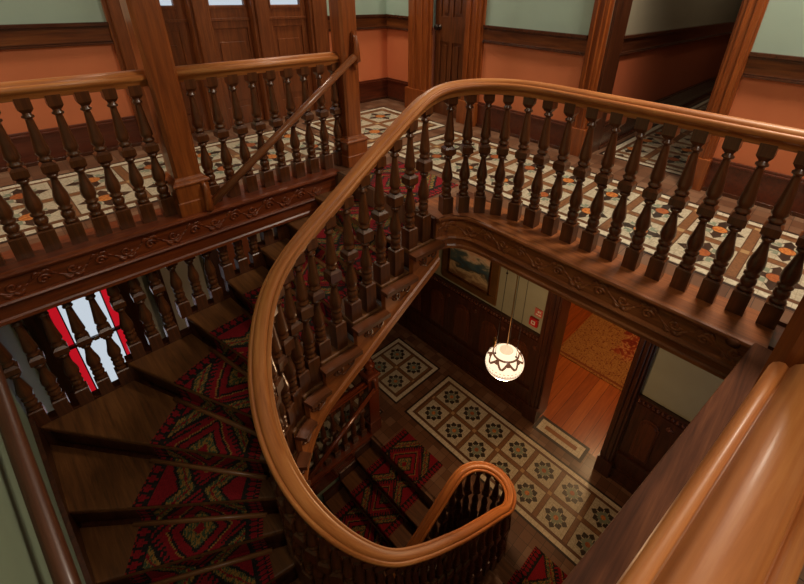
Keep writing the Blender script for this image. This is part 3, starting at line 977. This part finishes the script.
mb = MB(); mb.box(3.69, 3.74, .60, 1.76, 2.5, 2.65); mb.box(3.69, 3.74, 2.85, 3.93, 2.3, 2.45); struct('trim_11', mb, W_POST)
# door on the right wall
d1 = bpy.data.objects.new('door_1', None); COL.objects.link(d1); d1['kind'] = 'structure'; d1.location = (3.80, 3.33, 0)
def panelled(parent, w, h, panels, mat, ax='y', th=.04):
    """leaf centred on the parent, panels recessed between stiles; list of (u0,u1,z0,z1)"""
    mb = MB()
    us = sorted({-w / 2, w / 2} | {p[0] for p in panels} | {p[1] for p in panels}); zs_ = sorted({0, h} | {p[2] for p in panels} | {p[3] for p in panels})
    for a, b in zip(us, us[1:]):
        for c, d in zip(zs_, zs_[1:]):
            rec = any(p[0] <= a + 1e-6 and b - 1e-6 <= p[1] and p[2] <= c + 1e-6 and d - 1e-6 <= p[3] for p in panels)
            t0, t1 = (-th / 2 + .012, th / 2) if rec else (-th / 2, th / 2)
            if ax == 'y': mb.box(t0, t1, a, b, c, d)
            else: mb.box(a, b, t0, t1, c, d)
    for p in panels:
        i = .035
        a = (-th / 2 + .002, -th / 2 + .013)
        if ax == 'y': mb.box(a[0], a[1], p[0] + i, p[1] - i, p[2] + i, p[3] - i)
        else: mb.box(p[0] + i, p[1] - i, a[0], a[1], p[2] + i, p[3] - i)
    return mb.build('leaf', mat, parent)
panelled(d1, .47, 2.3, [(-.15, -.02, .15, .80), (.02, .15, .15, .80), (-.15, -.02, 1.05, 1.75), (.02, .15, 1.05, 1.75)], W_DDOOR)
mb = MB(); Mx = Matrix.Translation((-.02, .165, .94)) @ Matrix.Rotation(-PI / 2, 4, 'Y')
mb.lathe([(.028, 0), (.028, .006), (.010, .01), (.010, .035), (.026, .045), (.032, .058), (.026, .07), (.008, .076)], n=14, M=Mx)
mb.build('door_handle', M_DKMETAL, d1)
# glazed double doors on the far wall
def glazed(name, cx, w, gw):
    d = bpy.data.objects.new(name, None); COL.objects.link(d); d['kind'] = 'structure'; d.location = (cx, 4.53, 0)
    g0, g1 = -gw / 2, gw / 2
    mb = MB()
    mb.box(-w / 2, g0, -.02, .02, 0, 2.4); mb.box(g1, w / 2, -.02, .02, 0, 2.4)
    mb.box(g0, g1, -.02, .02, .92, 1.12); mb.box(g0, g1, -.02, .02, 2.3, 2.4); mb.box(g0, g1, -.02, .02, 0, .18); mb.box(g0, g1, -.006, .02, .18, .92)
    mb.box(g0 + .04, g1 - .04, -.014, 0, .24, .80); mb.box(-w / 2, w / 2, -.032, -.02, .985, 1.01)
    mb.box(g0 - .012, g0, -.03, -.02, 1.1, 2.3); mb.box(g1, g1 + .012, -.03, -.02, 1.1, 2.3); mb.box(g0 - .012, g1 + .012, -.03, -.02, 1.09, 1.115)
    mb.build('leaf', W_DOOR, d, bevel=.003)
    mb = MB(); mb.box(g0, g1, -.004, .004, 1.12, 2.3); mb.build('glass', M_GLASS, d)
    return d
glazed('door_2', 1.335, .44, .26); glazed('door_3', 1.93, .40, .33); glazed('door_4', 2.53, .46, .33)
mb = MB()
for x0, x1 in ((.93, 1.11), (1.555, 1.73), (2.13, 2.30), (2.76, 2.98)):
    mb.box(x0, x1, 4.43, 4.6, 0, 2.5); mb.box(x0 + .03, x1 - .03, 4.40, 4.43, 0, 2.5)
mb.box(.93, 2.98, 4.42, 4.6, 2.4, 2.55)
struct('trim_12', mb, W_DOOR, .006)

# ------------------------------------------------------------------ gallery fascias
def fascia(name, pts, side_first=True, mat=None, zlow=-.30, carve=True, top_w=.30, topmat=None, ss=(0, 1)):
    """moulded edge following a plan line; the well is on the path's right-hand side"""
    prof = [(-top_w, 0.0), (-.012, 0.0), (0, -.006), (.004, -.018), (-.004, -.032), (-.022, -.040), (-.030, -.052), (-.030, -.160), (-.016, -.168), (-.010, -.178), (-.016, -.188), (-.034, -.194),
            (-.036, zlow + .03), (-.028, zlow + .02), (-.028, zlow), (-top_w, zlow)]
    mb = MB(); mb.sweep([V3(p[0], p[1], .0012) for p in pts], prof, smooth=False)
    o = struct(name, mb, mat, 0)
    if carve:
        L = [0]
        for a, b in zip(pts, pts[1:]): L.append(L[-1] + math.dist(a, b))
        def at(s, off, z):
            s = max(0, min(L[-1] - 1e-6, s))
            for i in range(len(L) - 1):
                if L[i + 1] >= s: break
            t = (s - L[i]) / (L[i + 1] - L[i]); a, b = pts[i], pts[i + 1]
            dx, dy = (b[0] - a[0]) / (L[i + 1] - L[i]), (b[1] - a[1]) / (L[i + 1] - L[i])
            return V3(a[0] + (b[0] - a[0]) * t + dy * off, a[1] + (b[1] - a[1]) * t - dx * off, z), V3(dy, -dx, 0), V3(dx, dy, 0)
        cm = MB(); P = .26; n = int(L[-1] / P)
        zc = -.106; s = .02; W = P / 2
        for k in range(n * 2):
            sc = s + W * k; up = 1 if k % 2 == 0 else -1
            pp, nr, tx = at(sc, -.030, zc)
            stem = [at(sc + W * i / 12, -.031, zc + up * .034 * math.sin(PI * i / 12))[0] for i in range(13)]
            cm.tube(stem, [.006 + .003 * math.sin(PI * i / 12) for i in range(13)], 6, 0, .8, nr)
            c0, nr, tx = at(sc + W * .5, -.028, zc - up * .004)
            scroll(c0, tx, V3(0, 0, up), .030, nr, cm, .0085, 1)
            # leaves
            for q, dd in ((.15, 1), (.85, -1), (.45, 1)):
                l0, _, _ = at(sc + W * q, -.029, zc + up * .02); l1, _, _ = at(sc + W * (q + .16 * dd), -.026, zc + up * .045); l2, _, _ = at(sc + W * (q + .34 * dd), -.029, zc + up * .034)
                cm.tube([l0, l0.lerp(l1, .5), l1, l2], [.003, .010, .013, .002], 6, 0, .6, nr)
        cm.build('carving', mat, o)
    return o
fascia('trim_13', [(XW, 2.76)] + [(XW + .2 * i, 2.76) for i in range(1, 12)] + [(1.87, 2.76)], mat=W_FASX, top_w=.26)
nose = [(1.86, 1.66), (1.90, 1.657), (1.943, 1.643), (1.98, 1.61), (2.005, 1.566), (2.019, 1.51), (2.024, 1.45), (2.024, 1.30), (2.02, 1.1)] + [(2.02, 1.0 - .2 * i) for i in range(6)] + [(2.02, -.115)]
fascia('trim_14', nose, mat=W_FASY, top_w=.29, zlow=-.27)
# landing board behind the bend, under the curve balusters
mb = MB(); mb.prism([(1.85, 1.67), (1.95, 1.655), (2.02, 1.55), (2.035, 1.4), (2.30, 1.4), (2.34, 1.82), (1.85, 1.82)], -.02, .0008)
mb.prism([(1.92, 1.72), (2.06, 1.62), (2.10, 1.4), (2.30, 1.4), (2.34, 1.82), (1.92, 1.82)], -.26, -.02)
struct('trim_15', mb, W_CURB)
# soffit rim of the gallery openings
mb = MB(); mb.box(2.10, 2.31, -2.6, 1.7, -.27, -.02); mb.box(XW, 2.3, 2.82, 3.03, -.30, -.02); struct('trim_16', mb, W_DARK)
# near worn board
mb = MB()
pA, pB = V3(-.6, .247, 0), V3(2.05, -.066, 0)
nrm = V3(-.117, -1, 0).normalized()
b = len(mb.v)
pr_ = [pA, pB, pB + nrm * .30, pA + nrm * .36]
for z in (-.03, .0025):
    for p in pr_: mb.v.append(V3(p.x, p.y, z))
for q in ((0, 1, 2, 3), (7, 6, 5, 4), (0, 4, 5, 1), (1, 5, 6, 2), (2, 6, 7, 3), (3, 7, 4, 0)): mb.face([b + i for i in q])
b = len(mb.v); q0 = [pA + nrm * .03, pB + nrm * .03, pB + nrm * .08, pA + nrm * .08]
for z in (-.27, -.03):
    for p in q0: mb.v.append(V3(p.x, p.y, z))
for q in ((0, 1, 2, 3), (7, 6, 5, 4), (0, 4, 5, 1), (1, 5, 6, 2), (2, 6, 7, 3), (3, 7, 4, 0)): mb.face([b + i for i in q])
struct('trim_17', mb, W_CURB, .006)
mb = MB(); mb.lathe([(.030, -.045), (.030, -.02), (.022, -.012), (.0, -.008)], 2.03, .0, 12); struct('trim_18', mb, W_CURB)

# ------------------------------------------------------------------ lower hall walls (x = 3.76) with dado
mb = MB()
mb.box(3.74, 3.95, -2.2, .58, F2, -.30); mb.box(3.74, 3.95, 1.55, 4.47, F2, -.30); mb.box(3.74, 3.95, .58, 1.55, -1.1, -.30)
struct('wall_right', mb, M_LWALL)
mb = MB()
mb.box(-4, -.22, 4.47, 4.7, F2, -.30); mb.box(.36, 3.95, 4.47, 4.7, F2, -.30); mb.box(-.22, .36, 4.47, 4.7, F2, -2.75); mb.box(-.22, .36, 4.47, 4.7, -1.15, -.30)
struct('wall_far', mb, M_WHITE)
mb = MB(); mb.box(8.9, 9.0, -2.2, 4.5, F2, -.3); mb.box(3.9, 9.0, 4.4, 4.5, F2, -.3); mb.box(3.9, 9.0, -2.3, -2.2, F2, -.3); struct('wall_room', mb, M_ORANGE)
mb = MB(); mb.box(3.95, 9.0, -2.2, 4.47, -.31, -.30); struct('ceiling', mb, M_WHITE)
mb = MB(); mb.box(-.4, 2.02, -.42, -.30, -6.3, -.30); struct('wall_near', mb, M_GWALL)
DT = -2.24
def dado(name, y0, y1, n, top=DT):
    o = bpy.data.objects.new(name, None); COL.objects.link(o); o['kind'] = 'structure'; o.location = (3.74, y0, F2)
    H = top - F2; W_ = y1 - y0
    mb = MB(); mb.box(-.018, 0, 0, W_, 0, H); mb.box(-.045, 0, 0, W_, 0, .17); mb.box(-.06, 0, 0, W_, 0, .03); mb.box(-.035, 0, 0, W_, .17, .20)
    mb.box(-.05, 0, 0, W_, .42, .45); mb.box(-.035, 0, 0, W_, .40, .42)
    mb.box(-.055, 0, 0, W_, H - .02, H); mb.box(-.03, 0, 0, W_, H - .13, H - .11); mb.box(-.042, 0, 0, W_, H - .035, H - .02)
    mb.build('boarding', W_DARK, o, bevel=.003)
    bd = MB(); k = int(W_ / .045)
    for i in range(k):
        bd.lathe([(.0, H - .095), (.012, H - .088), (.016, H - .072), (.012, H - .056), (0, H - .049)], -.026, (i + .5) * W_ / k, 8)
    bd.build('bead_row', W_PANEL, o)
    pw = W_ / n
    for i in range(n):
        c = (i + .5) * pw; hw = pw * .5 - .10; zb, zt = .52, H - .26
        poly = [(c - hw, zb), (c + hw, zb), (c + hw, zt - hw * .5)]
        poly += [(c + hw * .86 * math.cos(a), zt - hw * .5 + hw * .62 * math.sin(a)) for a in [PI * j / 10 for j in range(0, 11)]]
        poly += [(c - hw, zt - hw * .5)]
        def ext(sc, x0, x1):
            m = MB(); cz = (zb + zt) / 2
            pts = [(c + (p - c) * sc, cz + (q - cz) * (1 - (1 - sc) * .5)) for p, q in poly]
            b = len(m.v)
            for x in (x0, x1):
                for p, q in pts: m.v.append(V3(x, p, q))
            n_ = len(pts)
            m.face([b + j for j in range(n_)]); m.face([b + n_ + j for j in reversed(range(n_))])
            for j in range(n_): m.face([b + j, b + n_ + j, b + n_ + (j + 1) % n_, b + (j + 1) % n_])
            return m
        e = ext(1.0, -.018, -.030); e2 = ext(.8, -.030, -.042); off = len(e.v); e.v += e2.v
        for f in e2.f: e.face([a + off for a in f])
        e.build('raised_panel', W_PANEL, o, bevel=.004)
        m = MB(); Mx = Matrix.Translation((-.018, i * pw + .03, H - .22)) @ Matrix.Rotation(-PI / 2, 4, 'Y')
        m.lathe([(.032, 0), (.032, .010), (.024, .016), (.018, .008), (.010, .018), (.0, .02)], n=12, M=Mx); m.build('rosette', W_PANEL, o)
    return o
dado('trim_19', -.65, .50, 3)
dado('trim_20', 1.66, 4.46, 6)
casing('trim_21', 3.74, .50, .66, F2, -1.0, .06, W_DARK); casing('trim_22', 3.74, 1.48, 1.66, F2, -1.0, .06, W_DARK)
mb = MB(); mb.box(3.68, 3.95, .50, 1.66, -1.12, -.96); mb.box(3.74, 3.97, .60, .66, F2, -1.1); mb.box(3.74, 3.97, 1.48, 1.55, F2, -1.1); struct('trim_23', mb, W_DARK)
# dado low on far wall of lower hall
mb = MB(); mb.box(.36, 3.74, 4.44, 4.47, F2, DT); mb.box(.36, 3.74, 4.41, 4.47, DT - .03, DT); mb.box(-4, -.22, 4.44, 4.47, F2, DT); struct('trim_24', mb, W_DARK)
# window with red border, seen below the gallery
w1 = bpy.data.objects.new('window_1', None); COL.objects.link(w1); w1['kind'] = 'structure'; w1.location = (.07, 4.50, -2.75)
mb = MB(); H = 1.60
mb.box(-.29, -.235, -.06, .06, 0, H); mb.box(.235, .29, -.06, .06, 0, H); mb.box(-.235, .235, -.06, .06, 0, .05); mb.box(-.235, .235, -.06, .06, H - .05, H)
mb.box(-.40, -.29, -.05, -.03, -.1, H + .1); mb.box(.29, .42, -.05, -.03, -.1, H + .1)
mb.build('window_frame', W_DARK, w1)
mb = MB(); mb.box(-.235, -.165, -.004, .004, .05, H - .05); mb.box(.165, .235, -.004, .004, .05, H - .05); mb.build('red_pane', M_REDGLASS, w1)
mb = MB(); mb.box(-.165, .165, -.004, .004, .05, H - .05); mb.build('clear_pane', M_GLASS, w1)
mb = MB(); mb.box(-.235, .235, -.02, .012, .955, .985); mb.box(-.17, -.16, -.01, .01, .05, H - .05); mb.box(.16, .17, -.01, .01, .05, H - .05); mb.build('glazing_bar', W_DARK, w1)
mb = MB(); mb.box(-.02, .02, -.035, -.02, .955, .975); mb.lathe([(.008, .972), (.01, .985), (.0, .99)], -.0, -.028, 8); mb.build('latch', M_BRASS, w1)
mb = MB(); mb.box(.62, .74, 4.40, 4.47, F2, -.3); mb.box(-.50, -.34, 4.40, 4.47, F2, -.3); mb.box(1.17, 1.30, 4.38, 4.47, F2, -.3); struct('trim_25', mb, W_DARK)

mb = MB(); mb.box(1.30, 1.78, 4.452, 4.47, F2, -.9); struct('trim_26', mb, M_ORANGE)
# left wall handrail along the winders
lh = empty('wall_handrail', 'round wooden handrail fixed along the green wall at lower left', 'handrail')
P_ = [V3(-.33, 2.80, -.30), V3(-.33, 2.25, -.22), V3(-.33, 1.95, -.30), V3(-.33, 1.70, -.42), V3(-.33, 1.39, -.555), V3(-.33, .9, -.80), V3(-.33, .3, -1.15)]
LHP = [V3(-.33, 2.62, .02), V3(-.33, 2.25, -.165), V3(-.33, 1.92, -.30), V3(-.33, 1.39, -.56), V3(-.33, .9, -.85), V3(-.33, .3, -1.2)]
mb = MB(); mb.tube(resample(LHP, .06), .033, 12); mb.build('rail', W_LRAIL, lh)
for i in (1, 3, 4):
    mb = MB(); mb.tube([LHP[i] + V3(-.07, 0, -.07), LHP[i] + V3(-.03, 0, -.07), LHP[i] + V3(0, 0, -.03)], .009, 8); mb.build('bracket', M_BRASS, lh)

# ------------------------------------------------------------------ lower hall railing + newel
n2 = empty('newel_post', 'short newel post with round turned finial on the lower tiled floor', 'newel post', None, (2.15, 2.90, F2))
mb = MB(); mb.lathe([(.075, 0), (.075, .95), (.07, .96)], square=True); mb.lathe([(.085, .0), (.085, .2), (.078, .21)], square=True); mb.build('shaft', W_RED, n2, bevel=.006)
mb = MB(); mb.lathe([(.09, .94), (.095, .96), (.09, .985), (.07, 1.0)], square=True); mb.build('cap', W_RED, n2, bevel=.004)
mb = MB(); mb.lathe([(.055, 1.0), (.06, 1.01), (.035, 1.03), (.03, 1.05), (.055, 1.075), (.068, 1.105), (.055, 1.135), (.03, 1.155), (.035, 1.165), (.042, 1.18), (.03, 1.205), (0, 1.215)], n=18); mb.build('finial', W_RED, n2)
lb = empty('hall_balustrade', 'glossy reddish railing with turned balusters beside the short newel post downstairs', 'balustrade', None, (1.2, 2.90, F2))
MB().sweep([V3(-1.2, 0, .80), V3(0, 0, .80), V3(.88, 0, .80)], RAILP).build('handrail', W_RED, lb)
for i in range(14): baluster(lb, .80 - i * .13, 0, 0, .80)
mb = MB(); mb.sweep([V3(-1.2, -.06, 0), V3(.88, -.06, 0)], [(-.08, .03), (.03, .03), (.04, .015), (.03, -.01), (.02, -.25), (-.02, -.25)], smooth=False); mb.build('fascia', W_RED, lb)
sh = empty('slanting_handrail', 'thin slanting handrail dropping from the short newel post downstairs', 'handrail')
mb = MB(); mb.tube([V3(2.13, 2.78, F2 + .83), V3(.6, 2.78, F2 + .83 - 1.0)], .026, 10); mb.build('rail', W_RED, sh)
mb = MB(); mb.tube([V3(2.14, 2.84, F2 + .98), V3(2.14, 2.79, F2 + .93), V3(2.14, 2.77, F2 + .83), V3(2.14, 2.80, F2 + .78)], [.014, .022, .026, .012], 8); mb.build('bracket', W_RED, sh)

# ------------------------------------------------------------------ pendant lamp
LX, LYY, LZ, GR = 2.45, 1.36, -1.50, .166
lamp = empty('pendant_lamp', 'lit round patterned glass globe lamp hanging on chains in the well', 'lamp', None, (LX, LYY, LZ))
mb = MB(); prof = []
for i in range(25):
    a = -PI / 2 + PI * i / 24
    r = GR * math.cos(a); prof.append((max(r, .004), GR * .86 * math.sin(a)))
mb.lathe(prof, n=40, uv=True); mb.build('globe', M_GLOBE, lamp)
mb = MB(); mb.lathe([(GR + .002, -.068 + .02), (GR + .007, -.062 + .02), (GR + .007, -.046 + .02), (GR + .002, -.040 + .02)], n=40); 
mb2 = MB(); prof = [(.045, .130), (.060, .138), (.052, .146), (.03, .156), (.012, .165), (.008, .2)]
mb2.lathe(prof, n=20); mb2.build('cap', emis('lit_cream_glass', srgb(255, 222, 180), .75), lamp)
top = -.30 - LZ
mb = MB(); mb.tube([V3(0, 0, .16), V3(0, 0, top)], .0045, 6); mb.build('rod', M_BRASS, lamp)
for i, (dx, dy) in enumerate(((.10, .04), (-.09, .05), (0, -.10))):
    mb = MB(); mb.tube([V3(dx, dy, .12), V3(dx * .9, dy * .9, top)], .0022, 5)
    for q in (.13, .95):
        mb.lathe([(.001, q - .014), (.010, q), (.001, q + .014)], dx * (1 - .1 * q / top), dy * (1 - .1 * q / top), 8)
    mb.build('chain', M_DKMETAL, lamp)
mb = MB(); mb.lathe([(.006, .16), (.010, .18), (.018, .22), (.014, .235), (.02, .25), (.012, .27), (.004, .28)], -.075, .08, 10); mb.build('tassel', M_BRASS, lamp)
mb = MB(); mb.lathe([(.07, top), (.07, top - .02), (.03, top - .05), (.01, top - .06)][::-1], n=20); mb.build('ceiling_rose', M_BRASS, lamp)

# ------------------------------------------------------------------ picture, call point
pic = empty('framed_picture', 'gold framed landscape painting on the lower hall wall', 'picture', None, (3.74, 2.77, -1.78))
mb = MB(); w, h = .46, .41
for y0, y1, z0, z1 in ((-w, w, -h, -h + .13), (-w, w, h - .13, h), (-w, -w + .13, -h + .13, h - .13), (w - .13, w, -h + .13, h - .13)):
    mb.box(-.035, -.002, y0, y1, z0, z1)
mb.build('frame', plain('gilt', srgb(140, 96, 48), .4, .6), pic, bevel=.01)
mb = MB()
for s_ in (.145, .115): 
    pass
mb.box(-.022, -.004, -w + .13, w - .13, -h + .13, h - .13)
for f in range(6): mb.uv[f] = [(0, 0)] * 4
mb.uv[5] = [(1, 0), (0, 0), (0, 1), (1, 1)]
mb.build('canvas', M_PAINT, pic)
mb = MB()
for y0, y1, z0, z1 in ((-w + .11, w - .11, -h + .11, -h + .135), (-w + .11, w - .11, h - .135, h - .11), (-w + .11, -w + .135, -h + .11, h - .11), (w - .135, w - .11, -h + .11, h - .11)):
    mb.box(-.042, -.03, y0, y1, z0, z1)
mb.build('frame_slip', M_BRASS, pic)
fa = empty('fire_alarm_call_point', 'red fire alarm box with white square on wall beside the doorway', 'fire alarm', None, (3.74, 1.765, -2.10))
mb = MB(); mb.box(-.04, -.001, -.055, .055, -.055, .055); mb.build('box', M_RED, fa, bevel=.006)
mb = MB(); mb.box(-.043, -.04, -.026, .026, -.024, .028); mb.build('plate', M_OFFW, fa)
mb = MB(); mb.box(-.0445, -.043, -.012, .012, -.010, .014); mb.build('mark', M_RED, fa)
sg = empty('fire_alarm_sign', 'small faded red sign with white marks above the fire alarm box', 'sign', None, (3.74, 1.735, -1.955))
mb = MB(); mb.box(-.008, -.001, -.05, .05, -.055, .055); mb.build('panel', M_PINK, sg)
mb = MB(); mb.box(-.0095, -.008, -.035, -.005, -.035, -.02); mb.box(-.0095, -.008, .005, .03, -.035, -.02); mb.box(-.0095, -.008, -.012, .012, .0, .028); mb.box(-.0095, -.008, -.03, -.02, .005, .03)
mb.build('marks', M_OFFW, sg)
# small bright keeper on the lower doorway casing
# ------------------------------------------------------------------ lights
def area(name, loc, size, power, col, rot=(0, 0, 0), sy=None):
    l = bpy.data.lights.new(name, 'AREA'); l.energy = power; l.color = col; l.size = size
    if sy: l.shape = 'RECTANGLE'; l.size_y = sy
    o = bpy.data.objects.new(name, l); COL.objects.link(o); o.location = loc; o.rotation_euler = rot; return o
def point(name, loc, r, power, col):
    l = bpy.data.lights.new(name, 'POINT'); l.energy = power; l.color = col; l.shadow_soft_size = r
    o = bpy.data.objects.new(name, l); COL.objects.link(o); o.location = loc; return o
WARM = (1, .64, .34); NEUT = (1, .86, .70); COOL = (.9, .95, 1)
area('hall_fill', (3.2, .2, 3.2), .5, 72, NEUT)  # three added fills under the ceiling brighten the upper hall; no known fittings
area('hall_fill', (3.0, 4.0, 3.2), .5, 36, NEUT)
area('hall_fill', (-1.3, 3.6, 3.2), .5, 46, NEUT)
area('near_fill', (.2, -1.4, 3.2), .8, 34, NEUT)  # added fill high over the near floor, not a known lamp
point('corridor_fill', (6.2, 1.1, 2.7), .1, 14, NEUT)  # added to lift the dark corridor, stands for no visible lamp
area('daylight_far_doors', (1.9, 4.75, 1.8), 1.6, 18, COOL, (PI / 2, 0, 0), 1.2)
area('daylight_hall_window', (.07, 4.9, -1.9), .6, 11, COOL, (PI / 2, 0, 0), 1.5)
point('lamp_bulb', (LX, LYY, LZ - .28), .08, 21, WARM)
point('room_light', (5.6, 1.0, -.9), .2, 50, (1, .62, .30))
w = bpy.data.worlds.new('sky'); scene.world = w; w.use_nodes = True
bg = w.node_tree.nodes['Background']; bg.inputs[0].default_value = (.80, .90, 1, 1); bg.inputs[1].default_value = .6

# ------------------------------------------------------------------ camera
yaw, pitch, roll, f, cx, cy = .7547, .4983, .0327, 433.415, 429.66, 220.165
ct, st, cyw, syw = math.cos(pitch), math.sin(pitch), math.cos(yaw), math.sin(yaw)
fw = V3(cyw * ct, syw * ct, -st); rt = V3(syw, -cyw, 0); up = rt.cross(fw)
r2 = rt * math.cos(roll) + up * math.sin(roll); u2 = up * math.cos(roll) - rt * math.sin(roll)
cam = bpy.data.cameras.new('camera'); co = bpy.data.objects.new('camera', cam); COL.objects.link(co)
Mx = Matrix.Identity(4)
for i in range(3): Mx[i][0], Mx[i][1], Mx[i][2] = r2[i], u2[i], -fw[i]
Mx[0][3], Mx[1][3], Mx[2][3] = 0, 0, 1.346
co.matrix_world = Mx
cam.sensor_width = 36; cam.lens = f * 36 / 804
cam.shift_x = (402 - cx) / 804; cam.shift_y = -(292 - cy) / 804
cam.clip_start = .02
scene.camera = co
vs = scene.view_settings
vs.view_transform = 'Standard'; vs.look = 'None'; vs.exposure = .2; vs.gamma = 1; vs.use_curve_mapping = False
